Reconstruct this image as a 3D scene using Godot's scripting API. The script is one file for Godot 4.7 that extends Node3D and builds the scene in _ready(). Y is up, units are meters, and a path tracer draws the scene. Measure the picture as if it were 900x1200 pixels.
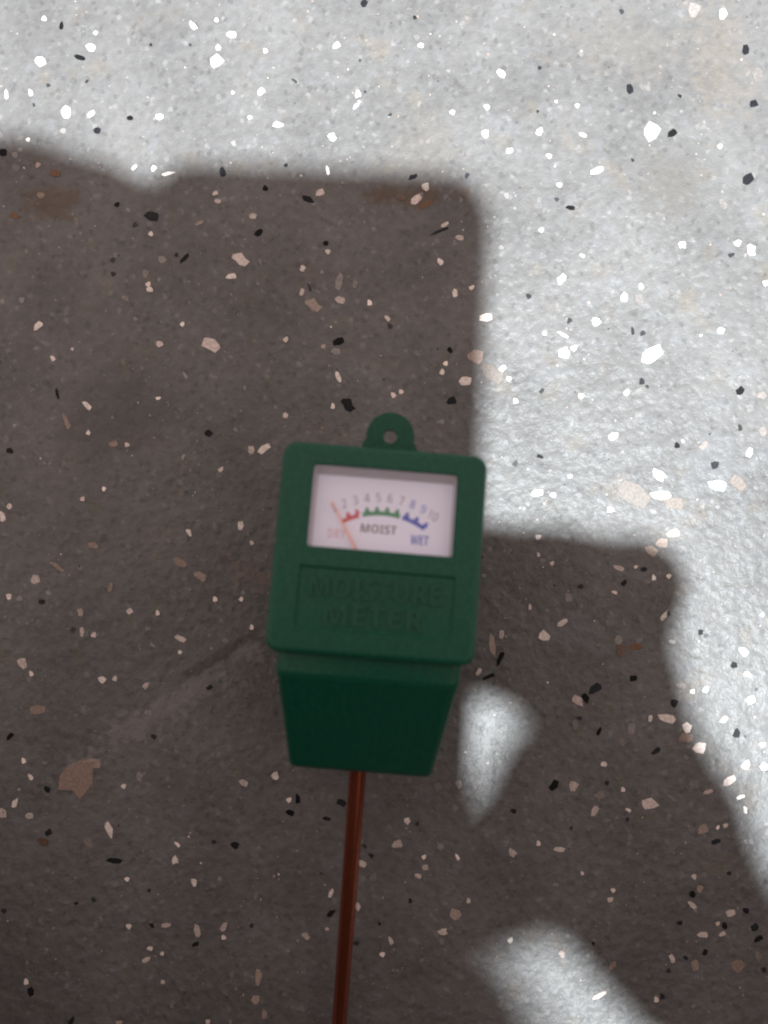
extends Node3D

const LAMP := Vector3(0.30, 2.20, 0.66)
const CAM_HEIGHT := 0.23
var rng := RandomNumberGenerator.new()
var face: Transform3D                       # the meter's dial face: x right, y up the face, z out of it
var taken := {}


func _ready() -> void:
	rng.seed = 20417
	# ---- camera, surroundings, exposure ----
	var cam := Camera3D.new()
	cam.name = "camera"
	add_child(cam)
	cam.transform = Transform3D(Basis(Vector3.RIGHT, Vector3(0, 0, -1), Vector3.UP), Vector3(0, CAM_HEIGHT, 0))
	cam.fov = 62.0
	var lens := CameraAttributesPhysical.new()
	lens.frustum_focal_length = 12.0 / tan(deg_to_rad(31.0))
	lens.frustum_focus_distance = 0.268
	lens.frustum_near = 0.01
	lens.frustum_far = 20.0
	lens.exposure_aperture = 6.4
	cam.attributes = lens
	cam.near = 0.01
	cam.far = 20.0
	cam.current = true
	var env := Environment.new()
	env.background_mode = Environment.BG_COLOR
	env.background_color = lin(0.97, 0.79, 0.735)
	env.background_energy_multiplier = 0.96
	env.tonemap_mode = Environment.TONE_MAPPER_LINEAR
	env.tonemap_exposure = 1.0
	env.sdfgi_enabled = true
	env.ssao_enabled = true
	env.ssil_enabled = true
	var we := WorldEnvironment.new()
	we.name = "surroundings"
	we.environment = env
	add_child(we)
	build_lamp(23.5)
	# ---- the place ----
	build_floor()
	build_meter()
	build_phone()
	build_person()


# ------------------------------------------------------------------ helpers
func lin(r: float, g: float, b: float) -> Color:
	return Color(r, g, b).linear_to_srgb()


func mat(c: Color, rough := 0.6, metal := 0.0, spec := 0.5) -> StandardMaterial3D:
	var m := StandardMaterial3D.new()
	m.albedo_color = c
	m.roughness = rough
	m.metallic = metal
	m.metallic_specular = spec
	return m


func put(called: String, mesh: Mesh, m: Material, parent: Node) -> MeshInstance3D:
	var o := MeshInstance3D.new()
	var key := str(parent.get_instance_id()) + called
	var n: int = taken.get(key, 0)
	taken[key] = n + 1
	o.name = called if n == 0 else "%s_%03d" % [called, n]
	o.mesh = mesh
	o.material_override = m
	o.cast_shadow = GeometryInstance3D.SHADOW_CASTING_SETTING_ON
	parent.add_child(o, true)
	return o


func thing(called: String, label: String, category: String, where := Vector3.ZERO, turn := 0.0) -> Node3D:
	var o := Node3D.new()
	o.name = called
	add_child(o, true)
	o.position = where
	o.rotation.y = turn
	o.set_meta("label", label)
	o.set_meta("category", category)
	return o


func begin() -> SurfaceTool:
	var st := SurfaceTool.new()
	st.begin(Mesh.PRIMITIVE_TRIANGLES)
	return st


func done(st: SurfaceTool) -> ArrayMesh:
	st.generate_normals()
	return st.commit()


func tri(st: SurfaceTool, a: Vector3, b: Vector3, c: Vector3, g := -1) -> void:
	for p in [a, b, c]:
		st.set_smooth_group(g)
		st.add_vertex(p)


# rounded rectangle as a closed loop, clockwise as seen with v pointing down
func rrect(u0: float, v0: float, u1: float, v1: float, r: float, k := 5) -> PackedVector2Array:
	var out := PackedVector2Array()
	var centres := [Vector2(u1 - r, v0 + r), Vector2(u1 - r, v1 - r), Vector2(u0 + r, v1 - r), Vector2(u0 + r, v0 + r)]
	for q in 4:
		for i in k + 1:
			var a := (q - 1 + float(i) / k) * PI / 2
			out.append(centres[q] + r * Vector2(cos(a), sin(a)))
	return out


func on_face(loop: PackedVector2Array, n: float) -> PackedVector3Array:     # millimetres on the dial face
	var out := PackedVector3Array()
	for p in loop:
		out.append(face * (Vector3(p.x, -p.y, n) * 0.001))
	return out


func strip(st: SurfaceTool, a: PackedVector3Array, b: PackedVector3Array, g: int, inward := false) -> void:
	for i in a.size():
		var j := (i + 1) % a.size()
		if inward:
			tri(st, a[i], a[j], b[j], g)
			tri(st, a[i], b[j], b[i], g)
		else:
			tri(st, a[i], b[i], b[j], g)
			tri(st, a[i], b[j], a[j], g)


func cap(st: SurfaceTool, a: PackedVector3Array, up: Vector3, g := -1) -> void:
	var mid := Vector3.ZERO
	for p in a:
		mid += p / a.size()
	for i in a.size():
		var p := a[i]
		var q := a[(i + 1) % a.size()]
		if (q - p).cross(mid - p).dot(up) < 0:
			tri(st, p, q, mid, g)
		else:
			tri(st, q, p, mid, g)


func fill(st: SurfaceTool, poly: PackedVector2Array, n: float) -> void:      # a flat piece of the face with any outline
	var ix := Geometry2D.triangulate_polygon(poly)
	for t in range(0, ix.size(), 3):
		var p := [poly[ix[t]], poly[ix[t + 1]], poly[ix[t + 2]]]
		var w := []
		for q in p:
			w.append(face * (Vector3(q.x, -q.y, n) * 0.001))
		if (w[1] - w[0]).cross(w[2] - w[0]).dot(face.basis.z) < 0:
			tri(st, w[0], w[1], w[2])
		else:
			tri(st, w[0], w[2], w[1])


func half(loop: PackedVector2Array, uc: float, left: bool, from_top: bool) -> PackedVector2Array:
	# the part of a convex loop on one side of u = uc, from its top crossing to its bottom one or back
	var sel := PackedVector2Array()
	var box := Geometry2D.intersect_polygons(loop, PackedVector2Array([Vector2(uc - 100, -100), Vector2(uc, -100), Vector2(uc, 100), Vector2(uc - 100, 100)] if left else [Vector2(uc, -100), Vector2(uc + 100, -100), Vector2(uc + 100, 100), Vector2(uc, 100)]))[0] as PackedVector2Array
	var top := -1
	var bottom := -1
	for i in box.size():
		if absf(box[i].x - uc) < 1e-3:
			if top < 0 or box[i].y < box[top].y:
				top = i
			if bottom < 0 or box[i].y > box[bottom].y:
				bottom = i
	# walk the long way, away from the straight cut
	var start := top if from_top else bottom
	var goal := bottom if from_top else top
	var step := 1 if (start + 1) % box.size() != goal else -1
	var i := start
	while true:
		sel.append(box[i])
		if i == goal:
			break
		i = (i + step + box.size()) % box.size()
	return sel


func bar(st: SurfaceTool, a: Vector3, b: Vector3, ra: float, rb: float, sides := 16, g := 1) -> void:
	var d := (b - a).normalized()
	var x := d.cross(Vector3.UP if absf(d.y) < 0.9 else Vector3.RIGHT).normalized()
	var y := d.cross(x)
	var la := PackedVector3Array()
	var lb := PackedVector3Array()
	for i in sides:
		var t := TAU * i / sides
		la.append(a + (x * cos(t) + y * sin(t)) * ra)
		lb.append(b + (x * cos(t) + y * sin(t)) * rb)
	strip(st, lb, la, g)
	cap(st, la, -d)
	cap(st, lb, d)


func noise(kind: int, freq: float, octaves: int, seed_: int, size: int) -> PackedByteArray:
	var n := FastNoiseLite.new()
	n.noise_type = kind
	n.frequency = freq
	n.seed = seed_
	n.fractal_type = FastNoiseLite.FRACTAL_FBM if octaves > 1 else FastNoiseLite.FRACTAL_NONE
	n.fractal_octaves = octaves
	n.cellular_return_type = FastNoiseLite.RETURN_CELL_VALUE
	var im := n.get_image(size, size, false, false, true)
	im.convert(Image.FORMAT_L8)
	return im.get_data()


# ------------------------------------------------------------------ lamp
func build_lamp(energy: float) -> void:
	var o := thing("pendant_lamp", "bare round bulb hanging on a black cord high above the floor", "lamp", LAMP)
	var bulb := SphereMesh.new()
	bulb.radius = 0.035
	bulb.height = 0.07
	var glow := mat(Color.WHITE, 0.4)
	glow.emission_enabled = true
	glow.emission = Color(0.97, 0.99, 1.0)
	glow.emission_energy_multiplier = 3.0
	put("bulb", bulb, glow, o)
	var st := begin()
	bar(st, Vector3(0, 0.031, 0), Vector3(0, 0.085, 0), 0.017, 0.02)
	put("socket", done(st), mat(lin(0.02, 0.02, 0.02)), o)
	st = begin()
	bar(st, Vector3(0, 0.085, 0), Vector3(0, 0.9, 0), 0.003, 0.003)
	put("cord", done(st), mat(lin(0.02, 0.02, 0.02)), o)
	var l := OmniLight3D.new()
	l.name = "bulb_light"
	l.light_color = Color(0.955, 0.985, 1.0)
	l.light_energy = energy
	l.light_size = 0.035
	l.omni_range = 8.0
	l.omni_attenuation = 2.0
	l.shadow_enabled = true
	o.add_child(l)


# ------------------------------------------------------------------ floor
func floor_material() -> StandardMaterial3D:
	var size := 2048
	var broad := noise(FastNoiseLite.TYPE_SIMPLEX_SMOOTH, 0.0045, 4, 3, size)
	var blot := noise(FastNoiseLite.TYPE_SIMPLEX_SMOOTH, 0.011, 4, 9, size)
	var mid := noise(FastNoiseLite.TYPE_SIMPLEX, 0.045, 4, 5, size)
	var grain := noise(FastNoiseLite.TYPE_CELLULAR, 0.16, 1, 7, size)
	var fine := noise(FastNoiseLite.TYPE_SIMPLEX, 0.22, 2, 11, size)
	var swirl := noise(FastNoiseLite.TYPE_SIMPLEX_SMOOTH, 0.02, 3, 15, size)
	var rgb := PackedByteArray()
	rgb.resize(size * size * 3)
	var high := PackedByteArray()
	high.resize(size * size)
	var table := PackedByteArray()          # linear 0..1 in 1024 steps to sRGB bytes
	for i in 1025:
		var s := lin(i / 1024.0, 0, 0).r
		table.append(int(s * 255.0))
	for i in size * size:
		var m := (mid[i] - 128) / 128.0
		var f := (fine[i] - 128) / 128.0
		var g: float = grain[i] / 255.0
		var v := 0.124 * (1.0 + 0.12 * m + 0.05 * f + 0.17 * (broad[i] - 128) / 128.0)
		if g > 0.955:
			v += 0.05 * (0.5 + 0.5 * m)
		elif g < 0.05:
			v *= 0.82
		var warm := 0.4 * clampf((blot[i] - 176) / 50.0, 0.0, 1.0)       # faint rusty stains
		var cool := clampf((swirl[i] - 150) / 70.0, 0.0, 1.0)
		v *= 1.0 + 0.10 * cool
		rgb[i * 3] = table[int(clampf(v * (1.02 + 0.20 * warm - 0.02 * cool), 0.0, 1.0) * 1024)]
		rgb[i * 3 + 1] = table[int(clampf(v * (1.0 + 0.04 * warm), 0.0, 1.0) * 1024)]
		rgb[i * 3 + 2] = table[int(clampf(v * (0.985 - 0.16 * warm + 0.03 * cool), 0.0, 1.0) * 1024)]
		high[i] = int(clampf(128 + 48 * m + 16 * f + 0.7 * (swirl[i] - 128) + 8 * (g - 0.5), 0, 255))
	# worn and stained places: middle x, z (mm), half length, half width (mm), turn, linear colour, strength
	for s in [[-57.6, 51.9, 27.0, 4.2, -33.0, 0.19, 0.175, 0.175, 0.8], [-46.0, 39.5, 14.0, 1.3, -33.0, 0.075, 0.07, 0.065, 0.7], [9.5, -97.0, 8.0, 11.0, 20.0, 0.14, 0.129, 0.116, 0.45], [90.0, -122.0, 7.0, 14.0, 0.0, 0.15, 0.13, 0.11, 0.5], [77.0, -88.0, 9.0, 9.0, 0.0, 0.105, 0.097, 0.088, 0.5], [7.0, -85.5, 12.0, 2.6, 0.0, 0.095, 0.065, 0.045, 0.6], [53.0, 33.0, 8.0, 6.0, 20.0, 0.15, 0.148, 0.155, 0.7], [-73.0, -25.0, 16.0, 10.0, -30.0, 0.095, 0.09, 0.088, 0.6], [-30.0, -10.0, 14.0, 9.0, 40.0, 0.10, 0.096, 0.094, 0.5], [-85.0, 84.0, 16.0, 8.0, -20.0, 0.15, 0.145, 0.145, 0.6], [66.0, -125.0, 16.0, 8.0, 10.0, 0.14, 0.128, 0.118, 0.5], [88.0, -12.0, 9.0, 12.0, 30.0, 0.14, 0.14, 0.143, 0.6], [-90.0, -83.0, 8.0, 5.0, 0.0, 0.105, 0.075, 0.055, 0.6], [-36.0, 16.5, 8.0, 3.0, 30.0, 0.16, 0.13, 0.115, 0.6]]:
		var reach: float = maxf(s[2], s[3]) * 2.2 / 0.17578
		var cx: float = s[0] / 0.17578 + 1024.0
		var cz: float = s[1] / 0.17578 + 1024.0
		var along := Vector2.from_angle(deg_to_rad(s[4]))
		for y in range(int(maxf(cz - reach, 0)), int(minf(cz + reach, size))):
			for x in range(int(maxf(cx - reach, 0)), int(minf(cx + reach, size))):
				var d := Vector2(x - cx, y - cz) * 0.17578
				var i := y * size + x
				var e := Vector2(d.dot(along) / s[2], d.cross(along) / s[3]).length()
				var share: float = s[8] * clampf((1.25 - e + (mid[i] - 128) / 260.0 + (swirl[i] - 128) / 200.0) * 1.6, 0.0, 1.0)
				if share > 0.0:
					for c in 3:
						rgb[i * 3 + c] = int(lerpf(rgb[i * 3 + c], table[int(s[5 + c] * 1024)], share))
	var m3 := mat(Color.WHITE, 0.43, 0.0, 0.28)
	m3.albedo_texture = ImageTexture.create_from_image(Image.create_from_data(size, size, false, Image.FORMAT_RGB8, rgb))
	m3.heightmap_enabled = true
	m3.heightmap_scale = 0.056
	m3.heightmap_texture = ImageTexture.create_from_image(Image.create_from_data(size, size, false, Image.FORMAT_L8, high))
	return m3


func chip_shape(k: int) -> ArrayMesh:        # a unit chip: flat ground top, slightly broken edge
	var st := begin()
	var n := 6 + k % 4
	var top := PackedVector3Array()
	var low := PackedVector3Array()
	var turn := rng.randf() * TAU
	for i in n:
		var a := turn + TAU * (i + rng.randf_range(-0.3, 0.3)) / n
		var r := rng.randf_range(0.64, 1.16)
		if k % 3 == 0 and i == 0:
			r = 1.3
		top.append(Vector3(cos(a) * r * 0.54, 0, sin(a) * r * 0.54))
		low.append(Vector3(cos(a) * r * 0.60, -1, sin(a) * r * 0.60))
	strip(st, top, low, -1)
	cap(st, top, Vector3.UP)
	return done(st)


func build_floor() -> void:
	var st := begin()
	var s := 1.6
	var v := [Vector3(-s, 0, -s), Vector3(s, 0, -s), Vector3(s, 0, s), Vector3(-s, 0, s)]
	for i in [0, 1, 2, 0, 2, 3]:
		st.set_uv(Vector2(v[i].x, v[i].z) / 0.36 + Vector2(0.5, 0.5))
		st.set_normal(Vector3.UP)
		st.add_vertex(v[i])
	st.generate_tangents()
	var ground := put("floor", st.commit(), floor_material(), self)
	ground.set_meta("kind", "structure")
	ground.set_meta("label", "speckled grey terrazzo floor under the moisture meter")
	var shapes := []
	for k in 14:
		shapes.append(chip_shape(k))
	var tones := {
		"black": [[0.012, 0.012, 0.013], [0.02, 0.02, 0.024], [0.03, 0.032, 0.036]],
		"white": [[0.70, 0.66, 0.60], [0.60, 0.56, 0.52], [0.78, 0.75, 0.70]],
		"grey": [[0.24, 0.21, 0.195], [0.20, 0.185, 0.175], [0.28, 0.255, 0.24]],
		"cream": [[0.84, 0.74, 0.68], [0.70, 0.60, 0.55], [0.56, 0.475, 0.43]],
		"pale": [[0.175, 0.165, 0.16], [0.155, 0.15, 0.15], [0.2, 0.187, 0.18]],
		"beige": [[0.185, 0.16, 0.142], [0.175, 0.158, 0.145], [0.195, 0.165, 0.142]],
		"tan": [[0.36, 0.285, 0.245], [0.30, 0.225, 0.185], [0.42, 0.34, 0.29]],
		"brown": [[0.17, 0.095, 0.05], [0.14, 0.085, 0.055], [0.15, 0.10, 0.075]],
	}
	var paint := {}
	var grit := noise_texture(0.05, 21)
	for k in tones:
		paint[k] = []
		for c in tones[k]:
			var m := mat(lin(c[0], c[1], c[2]), 0.45, 0.0, 0.2 if k == "black" else 0.4)
			m.albedo_texture = grit
			m.uv1_triplanar = true
			m.uv1_world_triplanar = true
			m.uv1_scale = Vector3.ONE * 60.0
			paint[k].append(m)
	var chips := {
		"black": [[-9.9, -29.3, 4.6, 3, 45], [56.9, 47.7, 4.4, 2.5, -30], [-62.9, -79.8, 3.5, 2.8, 15], [98.4, -89.9, 3.5, 2.3, -30], [45.9, 74, 3.2, 2.3, 136], [-95.4, 129.3, 2.8, 2.5, 45], [18.2, -30, 3, 2.3, -10], [-72.8, 94, 4.1, 1.6, -5], [31.3, 39.6, 4.6, 1.4, -65], [-12.4, -46.1, 2.8, 2.3, -50], [-20.5, -84.4, 3.7, 1.6, 30], [95.2, 59.7, 2.8, 2.1, 108], [-43.6, -91.7, 2.8, 2.1, 70], [15, -75.8, 6, 0.9, -22], [97.7, -124.9, 2.3, 2.3, 50], [96.1, -32.5, 2.3, 2.3, 156], [66.4, -114.3, 2.3, 2.3, 38], [77.7, -102.1, 2.5, 2.1, -30], [-11.3, 78.4, 2.5, 2.1, 40], [-40.3, 89.9, 2.5, 2.1, 35], [89.4, 89, 3.2, 1.6, -30], [54.4, 50.2, 2.8, 1.8, 75], [-81.8, -122.6, 3.7, 1.4, 15], [73.5, 64.5, 3, 1.6, -40], [100, 112.3, 2.1, 2.3, 159], [99.8, -110.2, 2.3, 2.1, 20], [78.4, 51.6, 2.3, 2.1, 80], [-103, -97, 2.1, 2.3, 8], [-33.7, -75.4, 2.1, 2.1, 97], [-77.4, -102.8, 2.1, 2.1, 100], [-90.8, 74.9, 2.1, 2.1, 177], [94.3, 41.3, 2.3, 1.8, 120], [89.4, -12.7, 2.3, 1.8, 171], [67.1, 44.9, 2.3, 1.8, -30], [-90.4, 86.4, 2.3, 1.8, 121], [-23.3, 77.4, 3, 1.4, 90], [83.4, 103.3, 2.1, 1.8, 48], [28.1, 44.5, 4.1, 0.9, -20], [7.6, -90.4, 2.8, 1.4, -30], [-14.3, 108.3, 2.8, 1.4, -35], [-84.4, 137.4, 2.8, 1.4, 116], [-101, 60.6, 2.8, 1.4, -45], [92, 111.8, 2.3, 1.6, 68], [-5.3, -137.4, 2.3, 1.6, -50], [-53.9, -68.5, 3.2, 1.2, -55], [-25.4, 81.1, 2.5, 1.4, 30], [-101, -16.4, 2.5, 1.4, 15], [97.7, 107.6, 1.8, 1.8, 9], [17.7, -43.8, 1.8, 1.8, 19], [-88.1, -31.6, 3.7, 0.9, 75], [86.7, 118.7, 2.1, 1.6, 90], [69.6, -35.3, 2.1, 1.6, 95], [-47, 47.3, 2.1, 1.6, 127], [-47.3, -21.2, 2.1, 1.6, 39], [101, 115.2, 2.8, 1.2, -25], [50.2, -82.1, 2.3, 1.4, 10], [-87.1, -131.2, 2.3, 1.4, 90], [79.1, -18, 1.8, 1.6, 97], [-15.7, 82.7, 2.5, 1.2, 5], [70.3, 15.4, 2.1, 1.4, -10], [64.8, 19.1, 2.1, 1.4, 136], [-68.7, -106.3, 2.1, 1.4, 171], [-92.2, 24.2, 2.1, 1.4, -15], [58.1, 59.2, 2.3, 1.2, 100], [42, -15, 2.3, 1.2, 5], [-50.7, 116.6, 2.3, 1.2, 148], [85.5, 32.3, 1.6, 1.6, 67], [-15.7, -72.4, 1.6, 1.6, 92], [-32, -87.4, 1.6, 1.6, 10], [-72.1, -83, 1.6, 1.6, 119], [79.8, 110.9, 1.8, 1.4, 5], [75.1, 130.7, 1.8, 1.4, 83], [69.8, -48.2, 1.8, 1.4, -30], [53, 20.1, 1.8, 1.4, 11], [50, -51.6, 1.8, 1.4, -40], [35.5, -13.1, 1.8, 1.4, 127], [35, 80.7, 1.8, 1.4, 40], [1.6, -50.2, 1.8, 1.4, 65], [-62.2, 60.6, 1.8, 1.4, 45], [-67.3, -77.4, 1.8, 1.4, -30], [-83.9, 31.8, 1.8, 1.4, -60], [96.1, -22.8, 2.1, 1.2, 80], [93.8, -69.4, 2.1, 1.2, 166], [-7.6, 116.4, 2.1, 1.2, 4], [67.1, -48.9, 2.5, 0.9, 85], [-20.1, -60.6, 2.5, 0.9, 75], [102.6, 123.5, 1.4, 1.6, 153], [39, -58.3, 1.6, 1.4, 60], [-73.3, -68, 1.4, 1.6, 29], [-102.6, 107.6, 1.6, 1.4, 46], [103.3, 99.8, 1.2, 1.8, 95], [76.8, 27.4, 1.8, 1.2, 90], [42.6, -32.7, 1.8, 1.2, 139], [22.4, -90.8, 1.8, 1.2, -60], [-3.5, 92.7, 1.8, 1.2, 51], [-62.7, 111.6, 1.8, 1.2, 38], [76.8, 123.8, 1.4, 1.4, 102], [60.2, 73.1, 1.4, 1.4, 158], [-73.1, -64.3, 1.4, 1.4, 64], [81.4, 120.3, 1.6, 1.2, 47], [64.1, -135.1, 1.6, 1.2, 58], [52.8, 55.6, 1.6, 1.2, 26], [7.1, 104.9, 1.6, 1.2, 90], [-78.4, 104.6, 1.6, 1.2, 72], [93.1, 97.5, 1.4, 1.2, 17], [86.9, 33.4, 1.4, 1.2, 174], [46.6, -84.4, 1.4, 1.2, 46], [9, 84.1, 1.4, 1.2, 128], [-35.7, 111.6, 1.4, 1.2, 137], [-45.9, 89, 1.4, 1.2, 175], [-56, -69.4, 1.4, 1.2, 116], [-5.3, 90.1, 1.6, 0.9, 32], [-24.2, -116.4, 2.1, 0.7, 35], [65.7, 83, 1.2, 1.2, 165], [42, -119.9, 1.2, 1.2, 64], [8.3, -133.5, 1.2, 1.2, 75], [-26.5, -93.6, 1.2, 1.2, 7], [-90.6, -115.2, 1.2, 1.2, 79], [79.8, -112.3, 1.4, 0.9, 40], [1.6, -107.2, 1.4, 0.9, -30], [71, -33.9, 1.2, 0.9, 35], [67.1, -95, 1.2, 0.9, 71], [56.5, 116.4, 0.9, 1.2, 150], [50.5, 85.3, 0.9, 1.2, 13], [-1.2, 111.1, 1.2, 0.9, 81], [-83, 105.6, 1.2, 0.9, 164], [97.5, 60.6, 0.9, 0.9, 50], [41.5, -108.1, 0.9, 0.9, 173], [-5.1, -113.4, 0.9, 0.9, 80], [-52.3, -126.1, 0.9, 0.9, 90], [-62.9, -126.1, 0.9, 0.9, 128], [-63.4, 102.1, 0.9, 0.9, 24], [100.5, 47.9, 1.2, 0.7, 146], [-80.2, -116.2, 1.2, 0.7, -45], [-94.5, -109.9, 1.2, 0.7, 79], [-6.5, -121.9, 0.9, 0.7, 97]],
		"white": [[72.6, -42.6, 6.7, 3.2, -28], [72.1, -102.6, 5.1, 3.7, -50], [90.1, -7.1, 5.1, 3.5, 3], [-45.2, -121.7, 3.7, 3.5, 0], [48.6, -42.6, 3.9, 3, 20], [-85.7, -107.6, 4.1, 2.8, 80], [74.2, -9.9, 4.1, 2.5, 25], [99.1, -71, 3.5, 2.5, 70], [91.3, -134.4, 3.9, 2.1, 95], [-92.7, -121.5, 3, 2.3, 60], [102.8, 68.9, 3.2, 2.1, -10], [97, 37.6, 3.2, 2.1, 50], [75.6, 28.1, 4.1, 1.6, -58], [47.7, -62.7, 3.2, 2.1, -60], [57.2, -51.4, 2.5, 2.5, 67], [57.4, -92.2, 3.5, 1.8, -35], [97.7, 68.2, 3, 2.1, 126], [31.8, -38.5, 3.2, 1.8, -50], [41.5, -5.1, 3.5, 1.6, -5], [-79.3, -125.4, 2.3, 2.3, 30], [62, -20.5, 2.5, 2.1, 156], [-14.1, -101.4, 2.5, 2.1, 35], [-41.3, -128.8, 2.5, 2.1, 10], [-28.6, -104.6, 3, 1.6, 0], [98.7, -16.1, 2.3, 2.1, 76], [64.8, -58.1, 2.3, 2.1, 101], [31.6, -118.5, 2.3, 2.1, 7], [27.4, -102.1, 2.3, 2.1, 60], [11.3, -87.8, 2.3, 2.1, 50], [99.1, 50.7, 2.5, 1.8, -10], [-33.2, -113.4, 2.5, 1.8, -40], [-60.4, -106.7, 2.5, 1.8, -15], [80.7, -72.1, 2.1, 2.1, 151], [42, -102.8, 2.1, 1.8, 126], [-51.6, -131.2, 2.8, 1.4, 40], [98.2, 43.8, 2.5, 1.4, 22], [-7.1, -112.7, 1.8, 1.8, 56], [-58.3, -91.3, 3.7, 0.9, -10], [91, -48.9, 2.1, 1.6, 20], [65.5, -32.3, 2.1, 1.6, 138], [61.1, -0.7, 2.1, 1.6, 166], [33.7, -97.5, 2.1, 1.6, -30], [-12.9, -125.9, 2.3, 1.4, -20], [-79.1, -107.4, 2.3, 1.4, -60], [95.4, -72.6, 1.8, 1.6, 33], [86.7, 47.9, 1.8, 1.6, 86], [51.2, -44.3, 1.8, 1.6, 108], [-44.7, -125.2, 1.8, 1.6, 0], [48.2, -47.9, 3, 0.9, 30], [97.5, 80.2, 2.3, 1.2, 75], [96.3, 76.8, 2.3, 1.2, -15], [53.7, -101.7, 2.3, 1.2, 15], [-67.5, -92.9, 2.3, 1.2, -60], [103, -61.8, 1.6, 1.6, 155], [69.4, -60.9, 1.8, 1.4, 85], [53.2, -31.3, 1.8, 1.4, 179], [45.6, -4.6, 1.8, 1.4, 16], [44.5, -96.1, 1.8, 1.4, 40], [34.1, 115.5, 1.8, 1.4, 139], [27.7, -109.3, 1.8, 1.4, 48], [9.9, -125.9, 1.8, 1.4, 13], [-15.2, -92.2, 2.8, 0.9, 80], [-62.2, -92.7, 1.8, 1.4, -50], [-101.9, -112.7, 2.8, 0.9, 90], [-95.4, -113.2, 2.1, 1.2, 80], [47.3, -88.3, 1.6, 1.4, 26], [35.5, -30, 1.6, 1.4, 78], [18.4, -107.9, 1.6, 1.4, 26], [72.8, 17.7, 1.8, 1.2, 90], [90.6, -98.7, 1.4, 1.4, 37], [83.2, 48.4, 1.4, 1.4, 7], [76.8, 17.3, 1.4, 1.4, 36], [42.4, -76.1, 1.4, 1.4, 28], [33.7, -36, 1.4, 1.4, 44], [-7.6, -109.5, 2.1, 0.9, -40], [-91.7, -133.2, 1.4, 1.4, 110], [43.3, -48.2, 1.4, 1.2, 9], [-32, -124.5, 1.4, 1.2, 77], [53.5, -69.2, 1.6, 0.9, 34], [102.1, 27.7, 1.2, 1.2, 131], [52.1, -109.7, 1.2, 1.2, 44], [50.2, -9.7, 1.2, 1.2, 50], [-36.2, -106.5, 1.2, 1.2, 65], [-45.2, -132.8, 1.2, 1.2, 110], [-55.1, 37.8, 1.2, 1.2, 69], [-77.9, -129.3, 1.2, 1.2, 31], [-96.1, -100.5, 1.2, 1.2, 23], [-40.8, -113.2, 0.9, 0.9, 88]],
		"grey": [[83.7, -135.5, 4.1, 3.5, 87], [100.7, -118, 3.2, 3.2, 153], [66.8, 58.3, 3.5, 2.8, 69], [-12, -62.2, 4.6, 2.1, 88], [-79.8, 89.2, 3.7, 2.5, 40], [102.1, -21.9, 2.8, 2.8, 36], [68.7, -57.6, 2.8, 2.8, 66], [63.4, 34.8, 3, 2.3, 78], [58.3, 76.5, 3, 2.1, -30], [20.1, 73.3, 2.5, 2.3, 33], [91.5, -83.2, 2.8, 2.1, 36], [86.2, -17.7, 2.8, 2.1, 147], [49.8, 23.1, 2.8, 2.1, 82], [-65.9, 71.2, 2.8, 2.1, 80], [102.1, -31.6, 2.3, 2.3, 30], [83.4, 73.5, 2.5, 2.1, 80], [80.2, 46.8, 3.2, 1.6, 5], [91.7, 56, 2.8, 1.8, 155], [14.5, 74.2, 2.3, 2.1, 97], [-13.1, -43.3, 2.3, 2.1, 7], [-99.6, -92.9, 2.3, 2.1, 167], [101, 119.9, 2.5, 1.8, 40], [-64.3, -64.3, 2.5, 1.8, 80], [76.8, 82.3, 2.8, 1.6, 102], [51.6, 57.4, 2.8, 1.6, 95], [101.9, 62.7, 2.1, 2.1, 120], [64.1, 62, 2.1, 2.1, 13], [-59.9, -68.2, 2.3, 1.8, 62], [-66.8, 54.4, 2.3, 1.8, 108], [-3, 98.7, 2.1, 1.8, 80], [-7.8, -61.8, 2.8, 1.4, 90], [-34.6, 103.7, 2.3, 1.6, 90], [-83, -77.9, 3.2, 1.2, 90], [77.7, 77.2, 3, 1.2, 24], [60.4, 29.7, 1.8, 1.8, 61], [47.3, 81.6, 1.8, 1.8, 67], [-63.8, 54.2, 2.1, 1.6, 6], [-77.7, 111.1, 2.1, 1.6, 97], [77.9, 35, 2.3, 1.4, 172], [60.2, 83.2, 2.3, 1.4, 10], [-69.8, -57.6, 2.3, 1.4, 40], [15.2, 90.4, 1.8, 1.6, 128], [-97.7, -57.2, 1.8, 1.6, 78], [66.4, 87.8, 2.1, 1.4, 99], [-103, -56.9, 1.6, 1.4, 110], [-54.2, -14.8, 1.8, 0.9, -60], [-53.7, -36.9, 2.3, 0.7, 60]],
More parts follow.
